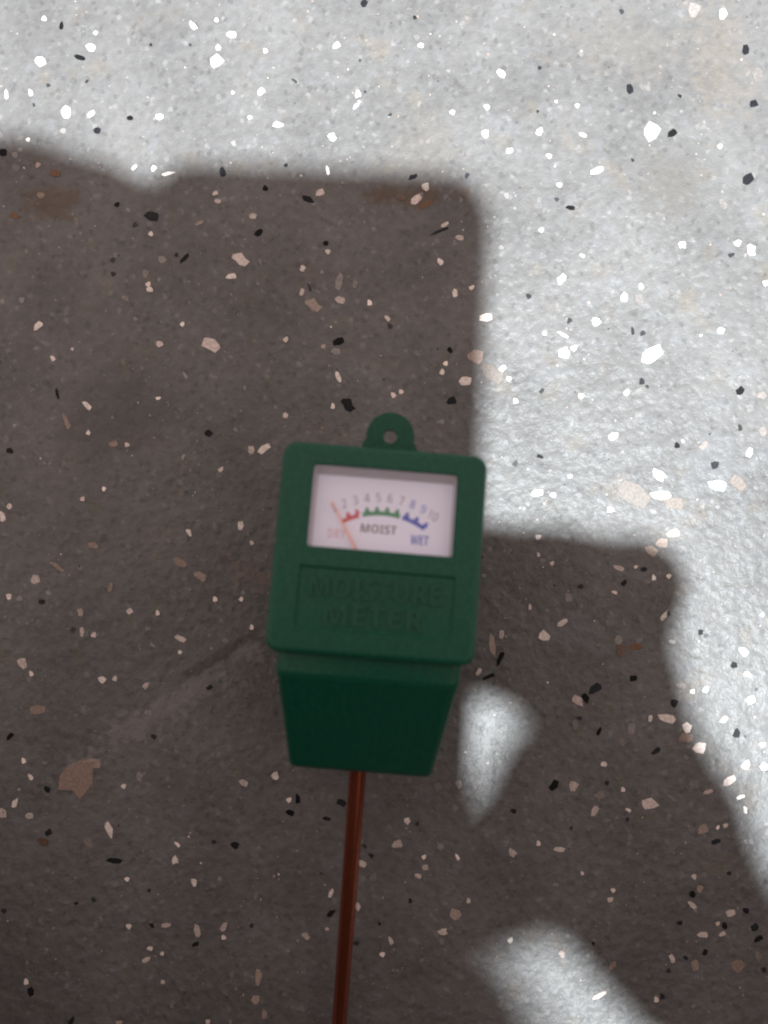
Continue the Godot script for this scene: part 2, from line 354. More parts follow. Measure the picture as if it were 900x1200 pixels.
		"cream": [[74.9, -4.4, 6, 3.2, 0], [-46.3, -45.2, 4.8, 3.7, 40], [-39, -68.5, 5.1, 3, 30], [76.5, 55.8, 5.1, 2.8, 8], [71.7, 78.8, 4.6, 3, 10], [85.1, 63.6, 3.5, 2.8, 20], [43.3, 33.4, 3.2, 2.8, 10], [81.6, 58.3, 3.7, 2.3, 70], [52.3, 50.9, 3.7, 2.3, 50], [-74.2, 85.7, 4.6, 1.8, 75], [27.4, -52.6, 3.2, 2.5, -35], [-97.5, 40.8, 3.2, 2.5, 50], [93.4, 72.4, 4.1, 1.8, -30], [-32.3, -17.3, 3.7, 2.1, -30], [3.5, 89.7, 3.2, 2.3, -10], [-94.3, 18.2, 3.2, 2.3, 114], [22.1, -35.3, 3.5, 2.1, 5], [58.5, 130.2, 5.1, 1.4, -30], [51.2, 74, 2.8, 2.5, 90], [93.4, 108.3, 3, 2.3, -40], [56.9, 80.7, 3.2, 2.1, -70], [8.8, -84.4, 3.5, 1.8, -35], [48.4, 29.7, 3.9, 1.6, -35], [-50.5, 112.9, 3.2, 1.8, 80], [-93.4, -50.2, 3.2, 1.8, -40], [-38.7, 3.5, 2.8, 2.1, 69], [-12, -57.2, 2.5, 2.1, 20], [86, 114.1, 3.2, 1.6, 5], [63.4, 15.2, 3.2, 1.6, 15], [-41.3, -63.6, 3.2, 1.6, -5], [-103, 1.2, 3.2, 1.6, 80], [-12.2, -36.2, 3.7, 1.4, 65], [-43.3, 112, 2.8, 1.8, 112], [-103, 81.4, 2.8, 1.8, 80], [-54.9, 34.1, 3, 1.6, 8], [34.6, 92, 2.5, 1.8, 30], [15.9, 113.4, 2.5, 1.8, -25], [-29.3, 71.2, 2.1, 2.1, 38], [-35.7, -16.6, 2.1, 2.1, 109], [-38, 73.1, 2.3, 1.8, 30], [-17.3, -86.2, 2.5, 1.6, -10], [-21.2, 114.3, 2.5, 1.6, 35], [-22.1, -59.5, 2.5, 1.6, 84], [47.3, 91, 2.8, 1.4, -10], [15.2, -67.5, 2.1, 1.8, 43], [6.2, 83.2, 2.1, 1.8, 172], [-6, 95, 1.8, 2.1, 104], [-56.5, 94, 2.1, 1.8, 60], [-99.6, 78.6, 2.8, 1.4, -60], [77.9, 120.6, 2.3, 1.6, 80], [31.8, 33.2, 2.3, 1.6, 108], [-51.2, 100, 2.3, 1.6, 70], [-80.2, -28.8, 3.2, 1.2, 50], [83.2, 106, 2.5, 1.4, 25], [-58.8, 111.6, 2.5, 1.4, 157], [-81.4, 32.5, 2.5, 1.4, 95], [11.3, 95.9, 1.8, 1.8, 141], [-68.5, 26.7, 1.8, 1.8, 119], [-95.7, 82.1, 1.8, 1.8, 73], [20.3, -74, 2.1, 1.6, 13], [19.1, -59.2, 2.1, 1.6, 90], [-76.1, 45.2, 2.1, 1.6, 50], [16.6, -77.7, 2.8, 1.2, -35], [-7.1, 106.5, 2.3, 1.4, 85], [-63.2, -59.9, 2.3, 1.4, 10], [-21.9, -65.9, 1.8, 1.6, 87], [-26.5, -26, 1.8, 1.6, 40], [-60.6, -45.4, 1.8, 1.6, 68], [-101, -1.4, 1.8, 1.6, 66], [-101.2, 22.8, 1.6, 1.8, 164], [87.4, 75.6, 2.5, 1.2, -15], [1.8, 115.7, 2.5, 1.2, 72], [71.9, 55.6, 2.1, 1.4, 80], [25.6, 43.3, 2.1, 1.4, 131], [-35.3, -79.8, 2.1, 1.4, 15], [-44.7, -83.9, 2.1, 1.4, 0], [-64.1, 120.8, 2.1, 1.4, 156], [-64.3, 46.8, 2.1, 1.4, 116], [-14.3, 102.8, 2.3, 1.2, 114], [-52.6, 5.5, 2.3, 1.2, 55], [59.5, 68, 1.6, 1.6, 31], [-78.4, 33.2, 1.6, 1.6, 2], [73.5, 131.6, 1.8, 1.4, 90], [61.1, 104.6, 1.8, 1.4, 167], [41.7, 6.7, 1.8, 1.4, 174], [15.7, -37.8, 1.8, 1.4, 114], [2.5, -31.6, 1.8, 1.4, 66], [-3.9, -56.5, 1.8, 1.4, 86], [-26.5, -46.6, 1.8, 1.4, 139], [-96.6, 126.8, 1.8, 1.4, 90], [91.3, 113.9, 2.1, 1.2, -20], [9.2, 98.2, 2.1, 1.2, 28], [0.9, -52.3, 2.1, 1.2, 50], [-95.4, 71.5, 2.1, 1.2, 60], [83.7, 98.4, 1.4, 1.6, 142], [-0.5, 119.4, 1.6, 1.4, 30], [-15.2, -70.3, 1.6, 1.4, 43], [-25.6, 77.7, 1.6, 1.4, 154], [-45.6, 23.5, 1.6, 1.4, 90], [-63.6, -61.5, 1.6, 1.4, 147], [-68.9, 111.8, 1.6, 1.4, 42], [-72.6, 44.9, 1.6, 1.4, 120], [23.7, -60.6, 1.8, 1.2, 152], [-13.8, -28.6, 1.8, 1.2, 98], [-44, -11.5, 1.8, 1.2, 143], [-45.6, -86, 1.8, 1.2, -20], [-63.2, 117.8, 1.8, 1.2, 15], [-89.4, -41.5, 1.8, 1.2, 60], [-95.2, 43.6, 1.8, 1.2, 76], [-97.3, 67.1, 1.8, 1.2, 79], [19.8, 93.1, 2.1, 0.9, 64], [16.6, -40.1, 1.4, 1.4, 12], [4.6, -32.5, 1.4, 1.4, 77], [-43.3, 114.8, 1.4, 1.4, 88], [-47.5, 137.6, 1.4, 1.4, 169], [-55.8, 89.7, 2.1, 0.9, 45], [-62.9, -75.1, 1.4, 1.4, 121], [-69.4, -18.2, 1.4, 1.4, 76], [-70.3, 74, 1.4, 1.4, 28], [-81.4, -3.5, 1.4, 1.4, 4], [92.2, 84.6, 1.6, 1.2, 161], [41.7, 89.4, 1.6, 1.2, 90], [22.8, 104.9, 1.6, 1.2, 98], [-35.7, 31.1, 1.6, 1.2, 100], [-61.1, 27.2, 1.6, 1.2, 90], [65.9, 80.4, 1.8, 0.9, 29], [62.2, 21.7, 1.8, 0.9, 22], [39.4, 25.6, 1.8, 0.9, 90], [90.1, 111.1, 1.4, 1.2, 153], [64.5, 74.9, 1.4, 1.2, 90], [61.8, 102.1, 1.4, 1.2, 45], [45.4, 13.8, 1.4, 1.2, 149], [10.8, 93.1, 1.4, 1.2, 151], [-35.7, 8.3, 1.4, 1.2, 73], [-38.5, 23.5, 1.4, 1.2, 127], [-54.4, -50.7, 1.4, 1.2, 138], [-69.4, 99.1, 1.4, 1.2, 33], [-75.6, -6.2, 1.4, 1.2, -60], [-79.8, -21.4, 1.4, 1.2, 119], [-60.9, -30.7, 1.6, 0.9, 173], [-59.7, 126.8, 1.2, 1.2, 87], [-59.9, 119.2, 1.2, 1.2, 11], [90.1, 85.1, 1.4, 0.9, 124], [41.7, 11.5, 1.4, 0.9, 87], [68, 14.8, 1.2, 0.9, 167], [53.5, 97.5, 1.2, 0.9, 73], [-15.4, 112.5, 0.9, 1.2, 85], [-84.1, -44, 0.9, 0.9, 152]],
		"tan": [[-83, 71.7, 10.1, 8.8, 100], [24.7, -42, 4.6, 4.1, 20], [-19.4, -56.2, 5.1, 3, 30], [78.1, 5.8, 4.1, 3, -20], [-78.8, 67.8, 5.1, 2.3, 10], [81.1, 60.9, 4.1, 2.8, -10], [-93.4, 53.5, 4.1, 2.8, 151], [95.4, 122.4, 3.5, 3.2, 51], [19.4, 108.8, 3.7, 3, -30], [-54.6, 13.8, 4.6, 2.3, 25], [29.3, 35.7, 5.5, 1.8, 75], [-49.6, 17.3, 4.1, 2.3, 35], [83.9, 122.2, 3.2, 2.8, 48], [72.1, 10.4, 3.7, 2.3, 46], [-33.9, 125.6, 4.6, 1.8, 92], [74.9, 8.3, 3.5, 2.3, 13], [-85.7, -24.4, 5.1, 1.4, 70], [86, 85.7, 3.2, 2.1, -20], [-34.8, 131.8, 2.8, 2.3, 49], [-72.8, -18.4, 2.8, 2.3, 138], [-78.4, 9.2, 3.7, 1.6, 15], [-88.5, 14.5, 5.1, 1.2, 35], [-92.4, -85.5, 2.5, 1.8, 0], [-32.3, 135.5, 2.8, 1.6, 90], [47.9, 119.4, 2.5, 1.6, 60], [85.3, 101.7, 2.1, 1.8, 90], [-81.8, 27.2, 2.1, 1.8, 90], [61.8, 122.4, 2.3, 1.6, 109], [-50, -77.9, 3, 1.2, -35], [-73.8, 20.3, 2.3, 1.4, 90], [-93.4, -93.6, 1.8, 1.4, -50], [-71.5, 137.8, 2.1, 1.2, 174], [-16.4, -44.7, 1.4, 1.4, 11]],
		"brown": [[64.1, 37.3, 3.7, 3, 80], [68, 36.4, 3.7, 2.1, 5], [-92.2, 89, 3, 2.5, 28], [-88.7, -91.5, 3, 2.1, 10], [89.4, -7.8, 1.8, 3.2, 84], [11.5, -83, 3.7, 1.6, 140], [4.6, -84.8, 3.2, 1.8, 6], [-99.6, -80, 2.8, 1.8, 10]],
		"beige": [[66.8, -5.1, 11.1, 7.4, 10], [28.8, -37.6, 6.5, 4.4, 40], [78.4, -2.3, 6, 4.1, 0], [95.2, -8.1, 5.8, 4.1, 20]],
	}
	# chips: colour, then x and z of the middle, length, width (mm) and turn (degrees)
	var all := []
	for k in chips:
		for c in chips[k]:
			all.append([c[2] * c[3], k, c])
	all.sort_custom(func(a, b): return a[0] > b[0])
	var small := []                                   # transforms and colours of the chips too small to pick apart
	for i in all.size():
		var c: Array = all[i][2]
		var k: String = all[i][1]
		var shape: int = rng.randi() % shapes.size()
		var lift := rng.randf_range(0.00006, 0.00016)
		var b := Basis(Vector3.UP, -deg_to_rad(c[4])) * Basis.from_scale(Vector3(c[2] * 0.001, 0.0004, c[3] * 0.001))
		var at := Transform3D(b, Vector3(c[0] * 0.001, lift, c[1] * 0.001))
		var pick: int = rng.randi() % 3
		if i < 290:
			var o := put("stone_chip", shapes[shape], paint[k][pick], ground)
			o.transform = at
		else:
			var t: Array = tones[k][pick]
			small.append([at, Color(t[0], t[1], t[2])])
	for i in 4200:
		var long := 0.3 + 0.6 * pow(rng.randf(), 3.0)
		var k: String = ["tan", "grey", "grey", "grey", "grey", "cream", "tan", "black", "pale", "pale", "pale", "pale"][rng.randi() % 12]
		if (k == "black" or k == "cream") and rng.randf() < 0.5:
			k = "grey"
		if k == "pale":
			long *= 2.2
		var b := Basis(Vector3.UP, rng.randf() * TAU) * Basis.from_scale(Vector3(long * 0.001, 0.0004, long * rng.randf_range(0.45, 1.0) * 0.001))
		var t: Array = tones[k][rng.randi() % 3]
		small.append([Transform3D(b, Vector3(rng.randf_range(-0.17, 0.17), rng.randf_range(0.00003, 0.00009), rng.randf_range(-0.2, 0.2))), Color(t[0], t[1], t[2]) * rng.randf_range(0.75, 1.15)])
	var mm := MultiMesh.new()
	mm.transform_format = MultiMesh.TRANSFORM_3D
	mm.use_colors = true
	mm.mesh = shapes[4]
	mm.instance_count = small.size()
	for i in small.size():
		mm.set_instance_transform(i, small[i][0])
		mm.set_instance_color(i, small[i][1])
	var specks := MultiMeshInstance3D.new()
	specks.name = "fine_stone_specks"
	specks.multimesh = mm
	var sm := mat(Color.WHITE, 0.42, 0.0, 0.4)
	sm.vertex_color_use_as_albedo = true
	specks.material_override = sm
	specks.set_meta("kind", "stuff")
	ground.add_child(specks)


func noise_texture(freq: float, seed_: int) -> ImageTexture:
	var n := noise(FastNoiseLite.TYPE_SIMPLEX, freq, 3, seed_, 256)
	for i in n.size():
		n[i] = 205 + n[i] * 50 / 255
	return ImageTexture.create_from_image(Image.create_from_data(256, 256, false, Image.FORMAT_L8, n))


# ------------------------------------------------------------------ moisture meter
func lettering(called: String, text: String, u: float, v: float, high: float, wide: float, deep: float, n: float, turn: float, m: Material, parent: Node, bold := true) -> MeshInstance3D:
	# high and wide in millimetres; u, v the middle on the face
	var t := TextMesh.new()
	t.text = text
	var f := SystemFont.new()
	f.font_names = PackedStringArray(["Droid Sans"])
	f.font_weight = 700 if bold else 400
	t.font = f
	t.font_size = 64
	t.pixel_size = 0.01
	t.depth = 1.0
	t.curve_step = 1.0
	var box := t.get_aabb()
	var sx := wide / box.size.x
	var sy := high / box.size.y
	if wide <= 0.0:
		sx = sy * 0.9
	var local := Transform3D(Basis(Vector3(0, 0, 1), turn) * Basis.from_scale(Vector3(sx, sy, deep) * 0.001), Vector3(u, -v, n) * 0.001)
	local = local * Transform3D(Basis(), -box.get_center() * Vector3(1, 1, 0))
	var o := put(called, t, m, parent)
	o.transform = face * local
	return o


func build_meter() -> void:
	var meter := thing("moisture_meter", "dark green plastic moisture meter with white dial and copper probe lying on the speckled floor", "moisture meter", Vector3(0.0004, 0, -0.01305), deg_to_rad(-4.6))
	var tilt := atan2(0.0061, 0.0435)
	face = Transform3D(Basis(Vector3.RIGHT, Vector3(0, -sin(tilt), -cos(tilt)), Vector3(0, cos(tilt), -sin(tilt))), Vector3(0, 0.0439, 0))
	var green := mat(lin(0.007, 0.083, 0.050), 0.36, 0.0, 0.36)
	green.heightmap_enabled = true
	green.heightmap_texture = noise_texture(0.12, 31)
	green.heightmap_scale = 0.012
	green.albedo_texture = noise_texture(0.03, 47)
	green.uv1_triplanar = true
	green.uv1_scale = Vector3.ONE * 70.0
	var w := 22.4
	var long := 44.7
	# --- housing: a rimmed face over a box whose flat back lies on the floor
	var st := begin()
	var bevel := 1.3
	var loops := []
	for i in 6:
		var a := PI / 2 * i / 5.0
		var inset := bevel * (1 - sin(a))
		loops.append(on_face(rrect(-w + inset, inset - 1.0, w - inset, long - inset, 3.0 - inset * 0.6), -bevel * (1 - cos(a))))
	var flat_edge := rrect(-w + bevel, bevel - 1.0, w - bevel, long - bevel, 3.0 - bevel * 0.6)
	for i in 5:
		strip(st, loops[i], loops[i + 1], 1)
	var rim_low := on_face(rrect(-w, -1.0, w, long, 3.0), -4.2)
	var rim_in := on_face(rrect(-w + 0.9, -0.1, w - 0.9, long - 0.9, 2.4), -4.9)
	strip(st, loops[5], rim_low, 1)
	strip(st, rim_low, rim_in, 3)
	var back_up := PackedVector3Array()
	var back := PackedVector3Array()
	for p in rrect(-18.5, 2.5, 18.5, 39.5, 2.5):
		back_up.append(Vector3(p.x, 0.8, p.y) * 0.001)
	for p in rrect(-17.8, 3.2, 17.8, 38.8, 2.2):
		back.append(Vector3(p.x, 0.0, p.y) * 0.001)
	strip(st, rim_in, back_up, 4)
	strip(st, back_up, back, 4)
	cap(st, back, Vector3.DOWN)
	# the face, with its two openings
	var win := rrect(-15.5, 3.6, 16.2, 21.9, 0.7)
	var panel := rrect(-16.5, 25.9, 17.2, 39.4, 0.35)
	var uc := 0.35
	for left in [true, false]:
		var poly := PackedVector2Array()
		poly.append_array(half(flat_edge, uc, left, true))
		poly.append_array(half(panel, uc, left, false))
		poly.append_array(half(win, uc, left, false))
		fill(st, poly, 0.0)
	# window well
	strip(st, on_face(win, 0), on_face(rrect(-15.3, 3.8, 16.0, 21.7, 0.6), -0.25), 5, true)
	strip(st, on_face(rrect(-15.3, 3.8, 16.0, 21.7, 0.6), -0.25), on_face(rrect(-15.3, 3.8, 16.0, 21.7, 0.6), -0.9), 6, true)
	put("housing", done(st), green, meter)
	# --- name panel, sunk into the face, with raised letters
	st = begin()
	var sunk := rrect(-16.1, 26.3, 16.8, 39.0, 0.3)
	strip(st, on_face(panel, 0), on_face(sunk, -0.55), 1, true)
	fill(st, sunk, -0.55)
	var plate := put("name_panel", done(st), green, meter)
	lettering("raised_letters", "MOISTURE", 0.15, 30.15, 4.6, 28.4, 0.75, -0.53, 0, green, plate)
	lettering("raised_letters", "METER", 0.2, 35.85, 4.3, 21.5, 0.75, -0.53, 0, green, plate)
	# --- dial: white tray, printed scale, needle, clear pane
	var paper := mat(lin(0.78, 0.79, 0.95), 0.55, 0.0, 0.3)
	var tray := mat(lin(0.34, 0.32, 0.37), 0.4, 0.0, 0.5)
	st = begin()
	var o1 := rrect(-15.3, 3.8, 16.0, 21.7, 0.6)
	var o2 := rrect(-14.5, 5.4, 15.5, 21.45, 0.3)
	strip(st, on_face(o1, -0.9), on_face(o1, -1.2), 1, true)
	strip(st, on_face(o1, -1.2), on_face(o2, -3.4), 2, true)
	var _dial_tray := put("dial_tray", done(st), tray, meter)
	st = begin()
	fill(st, o2, -3.4)
	var dial := put("dial", done(st), paper, meter)
	var red := mat(lin(0.55, 0.035, 0.06), 0.6)
	var dark := mat(lin(0.12, 0.12, 0.13), 0.6)
	var lead := mat(lin(0.22, 0.19, 0.28), 0.6)
	var leaf := mat(lin(0.01, 0.22, 0.09), 0.6)
	var blue := mat(lin(0.03, 0.07, 0.48), 0.6)
	var pivot := Vector2(0.6, 30.3)
	scale_band(-31.5, -18.2, [-25.4, -18.9], red, pivot, dial)
	scale_band(-15.6, 12.2, [-11.8, -4.8, 2.3, 9.4], leaf, pivot, dial)
	scale_band(14.0, 32.3, [16.6, 24.0, 31.4], blue, pivot, dial)
	for i in 10:
		var a := deg_to_rad(-32.4 + 7.12 * i)
		var p := pivot + Vector2(sin(a), -cos(a)) * 20.75
		lettering("printed_number", str(i + 1), p.x, p.y, 1.95, 0.0, 0.02, -3.38, -a * 0.8, blue if i >= 7 and i < 9 else lead, dial, false)
	lettering("printed_word", "MOIST", -0.2, 16.6, 1.95, 7.9, 0.02, -3.38, 0, dark, dial)
	lettering("printed_word", "WET", 8.9, 18.3, 2.1, 4.0, 0.02, -3.38, 0, blue, dial)
	lettering("printed_word", "DRY", -9.3, 18.3, 2.1, 4.0, 0.02, -3.38, 0, mat(lin(0.66, 0.46, 0.54), 0.6), dial)
	st = begin()
	var dir := (Vector2(-11.1, 11.1) - pivot).normalized()
	var side := Vector2(-dir.y, dir.x)
	var base := pivot + dir * 10.2
	var tip := pivot + dir * 22.3
	var la := on_face(PackedVector2Array([tip - side * 0.11, tip + side * 0.11, base + side * 0.2, base - side * 0.2]), -2.4)
	var lb := on_face(PackedVector2Array([tip - side * 0.11, tip + side * 0.11, base + side * 0.2, base - side * 0.2]), -2.6)
	strip(st, la, lb, -1)
	cap(st, la, face.basis.z)
	put("needle", done(st), mat(lin(0.88, 0.30, 0.13), 0.45), meter)
	st = begin()
	fill(st, rrect(-15.29, 3.81, 15.99, 21.69, 0.59), -0.6)
	var pane := mat(Color(1, 1, 1, 0.05), 0.06, 0.0, 0.5)
	pane.transparency = BaseMaterial3D.TRANSPARENCY_ALPHA
	put("window_pane", done(st), pane, meter)
	# --- lower body narrowing towards the probe
	st = begin()
	var rows := [[40.0, 19.6, 47.0, 3.0, 2.0], [44.3, 20.0, 47.6, 4.0, 2.0], [48.6, 19.9, 47.5, 6.6, 2.4], [50.0, 19.75, 47.1, 7.3, 2.6], [51.0, 19.55, 46.4, 7.8, 2.6], [73.4, 16.6, 33.4, 19.6, 1.6], [74.1, 16.1, 32.7, 20.2, 1.5], [74.3, 15.3, 31.8, 21.0, 1.3]]
	var rings := []
	for r in rows:
		var ring := PackedVector3Array()
		for p in rrect(-r[1], -r[2], r[1], -r[3], r[4]):
			ring.append(Vector3(p.x, -p.y, r[0] - (46.0 - -p.y) * 0.05) * 0.001)
		rings.append(ring)
	for i in rings.size() - 1:
		strip(st, rings[i], rings[i + 1], 1 if i < 2 else 2 if i < 4 else 3 if i == 4 else 4)
	cap(st, rings[-1], Vector3(0, 0, 1))
	put("lower_body", done(st), green, meter)
	# --- hanging tab
	st = begin()
	var ta := PackedVector3Array()
	var tb := PackedVector3Array()
	var ha := PackedVector3Array()
	var hb := PackedVector3Array()
	for i in 40:
		var a := TAU * i / 40.0
		ta.append(Vector3(0.0007 + cos(a) * 0.0056 * (1.0 + 0.95 * maxf(0.0, sin(a) - 0.15)), 0, -0.0046 + sin(a) * 0.0056))
		ha.append(Vector3(0.0007 + cos(a) * 0.0016, 0, -0.0046 + sin(a) * 0.0016))
	for arr in [ta, ha]:
		for i in arr.size():
			arr[i].y = 0.0315
	for i in ta.size():
		tb.append(ta[i] - Vector3(0, 0.003, 0))
		hb.append(ha[i] - Vector3(0, 0.003, 0))
	strip(st, ha, ta, -1)
	strip(st, ta, tb, 2)
	strip(st, tb, hb, -1)
	strip(st, ha, hb, 3, true)
	put("hanging_tab", done(st), green, meter)
	# --- probe, its tip on the floor
	st = begin()
	var p0 := Vector3(-0.0006, 0.0275, 0.070)
	var p2 := Vector3(-0.0002, 0.0022, 0.168)
	var p1 := p2.lerp(p0, 0.12)
	bar(st, p0, p1, 0.00205, 0.00195, 24)
	bar(st, p1, p2, 0.00195, 0.0003, 24)
	var copper := mat(lin(0.42, 0.11, 0.055), 0.27, 0.85, 0.5)
	put("probe", done(st), copper, meter)
	st = begin()
	var d := (p2 - p0).normalized()
	bar(st, p0 + d * 0.002, p0 + d * 0.0036, 0.0036, 0.0030, 24)
	put("probe_collar", done(st), green, meter)


func scale_band(from: float, to: float, ticks: Array, m: Material, pivot: Vector2, dial: Node) -> void:
	var st := begin()
	var at := func(deg: float, r: float) -> Vector2: return pivot + Vector2(sin(deg_to_rad(deg)), -cos(deg_to_rad(deg))) * r
	var n := 14
	for i in n:
		var a := lerpf(from, to, float(i) / n)
		var b := lerpf(from, to, float(i + 1) / n)
		fill(st, PackedVector2Array([at.call(a, 17.7), at.call(b, 17.7), at.call(b, 16.75), at.call(a, 16.75)]), -3.37)
	for t in ticks:
		fill(st, PackedVector2Array([at.call(t - 2.1, 17.6), at.call(t - 0.6, 18.75), at.call(t + 0.6, 18.75), at.call(t + 2.1, 17.6)]), -3.37)
	put("scale_band", done(st), m, dial)


# ------------------------------------------------------------------ the phone that takes the picture, above the frame
func build_phone() -> void:
	var o := thing("phone", "black phone held level over the meter, back camera facing down", "phone", Vector3(0.0150, 0.2425, 0.0698), deg_to_rad(-2.1))
	var case_ := mat(lin(0.015, 0.015, 0.017), 0.5)
	var st := begin()
	var loops := []
	for r in [[1.5, 4.5], [0.4, 4.1], [0.0, 3.0], [0.0, -3.0], [0.4, -4.1], [1.5, -4.5]]:
		var l := PackedVector3Array()
		for p in rrect(-41 + r[0], -79 + r[0], 41 - r[0], 79 - r[0], 11.5 - r[0], 8):
			l.append(Vector3(p.x, r[1], p.y) * 0.001)
		loops.append(l)
	for i in 5:
		strip(st, loops[i], loops[i + 1], 1)
	cap(st, loops[0], Vector3.UP)
	cap(st, loops[5], Vector3.DOWN)
	put("case", done(st), case_, o)
	st = begin()
	var l2 := PackedVector3Array()
	for p in rrect(-38.5, -76.5, 38.5, 76.5, 9.5, 8):
		l2.append(Vector3(p.x, 4.6, p.y) * 0.001)
	cap(st, l2, Vector3.UP)
	put("screen", done(st), mat(lin(0.01, 0.01, 0.012), 0.08), o)
	st = begin()
	bar(st, Vector3(-0.0152, -0.0045, -0.0694), Vector3(-0.0152, -0.0065, -0.0694), 0.0065, 0.006, 32)
	put("camera_ring", done(st), mat(lin(0.03, 0.03, 0.035), 0.3, 0.6), o)


# ------------------------------------------------------------------ the person holding it, crouching above the frame
func blob(bones: Array, cell: float, k: float) -> ArrayMesh:
	# tapered capsules joined by a smooth minimum, meshed as surface nets
	var lo := Vector3.INF
	var hi := -Vector3.INF
	for b in bones:
		for e in b:
			lo = lo.min(e[0] - Vector3.ONE * (e[1] + 3 * cell))
			hi = hi.max(e[0] + Vector3.ONE * (e[1] + 3 * cell))
	var nx := int((hi.x - lo.x) / cell) + 2
	var ny := int((hi.y - lo.y) / cell) + 2
	var nz := int((hi.z - lo.z) / cell) + 2
	var d := PackedFloat32Array()
	d.resize(nx * ny * nz)
	d.fill(1.0)
	for b in bones:
		var p: Vector3 = b[0][0]
		var q: Vector3 = b[1][0]
		var rp: float = b[0][1]
		var rq: float = b[1][1]
		var reach := maxf(rp, rq) + k + 2.5 * cell
		var from := ((p.min(q) - Vector3.ONE * reach - lo) / cell).max(Vector3.ZERO)
		var to := (p.max(q) + Vector3.ONE * reach - lo) / cell
		var pq := q - p
		var l2 := maxf(pq.length_squared(), 1e-9)
		for z in range(int(from.z), mini(int(to.z) + 1, nz)):
			for y in range(int(from.y), mini(int(to.y) + 1, ny)):
				for x in range(int(from.x), mini(int(to.x) + 1, nx)):
					var at := lo + Vector3(x, y, z) * cell
					var t := clampf((at - p).dot(pq) / l2, 0.0, 1.0)
					var s := at.distance_to(p + pq * t) - lerpf(rp, rq, t)
					var i := (z * ny + y) * nx + x
					var h := maxf(k - absf(d[i] - s), 0.0) / k
					d[i] = minf(d[i], s) - h * h * k * 0.25
	var spot := PackedInt32Array()
	spot.resize(nx * ny * nz)
	spot.fill(-1)
	var v := PackedVector3Array()
	var norm := PackedVector3Array()
	var step := [1, nx, nx * ny]
	for z in nz - 1:
		for y in ny - 1:
			for x in nx - 1:
				var i := (z * ny + y) * nx + x
				var inside := 0
				for c in 8:
					if d[i + (c & 1) + ((c >> 1) & 1) * nx + (c >> 2) * nx * ny] < 0:
						inside += 1
				if inside == 0 or inside == 8:
					continue
				var sum := Vector3.ZERO
				var cuts := 0
				for c in 8:
					for ax in 3:
						if c & (1 << ax):
							continue
						var j: int = i + (c & 1) + ((c >> 1) & 1) * nx + (c >> 2) * nx * ny
						var a := d[j]
						var b2 := d[j + step[ax]]
						if (a < 0) != (b2 < 0):
							var e := Vector3(c & 1, (c >> 1) & 1, c >> 2)
							e[ax] = a / (a - b2)
							sum += e
							cuts += 1
				spot[i] = v.size()
				v.append(lo + (Vector3(x, y, z) + sum / cuts) * cell)
				norm.append(Vector3(d[i + 1] - d[i], d[i + nx] - d[i], d[i + nx * ny] - d[i]).normalized())
	var ix := PackedInt32Array()
	for z in range(1, nz - 1):
		for y in range(1, ny - 1):
			for x in range(1, nx - 1):
				var i := (z * ny + y) * nx + x
				for ax in 3:
					var a := d[i]
					var b2 := d[i + step[ax]]
					if (a < 0) == (b2 < 0):
						continue
					var s1: int = step[(ax + 1) % 3]
					var s2: int = step[(ax + 2) % 3]
					var q := [spot[i - s1 - s2], spot[i - s2], spot[i], spot[i - s1]]
					if q.min() < 0:
						continue
					ix.append_array(PackedInt32Array([q[0], q[2], q[1], q[0], q[3], q[2]] if a < 0 else [q[0], q[1], q[2], q[0], q[2], q[3]]))
	var arrays := []
	arrays.resize(Mesh.ARRAY_MAX)
	arrays[Mesh.ARRAY_VERTEX] = v
	arrays[Mesh.ARRAY_NORMAL] = norm
	arrays[Mesh.ARRAY_INDEX] = ix
	var m := ArrayMesh.new()
	m.add_surface_from_arrays(Mesh.PRIMITIVE_TRIANGLES, arrays)
	return m


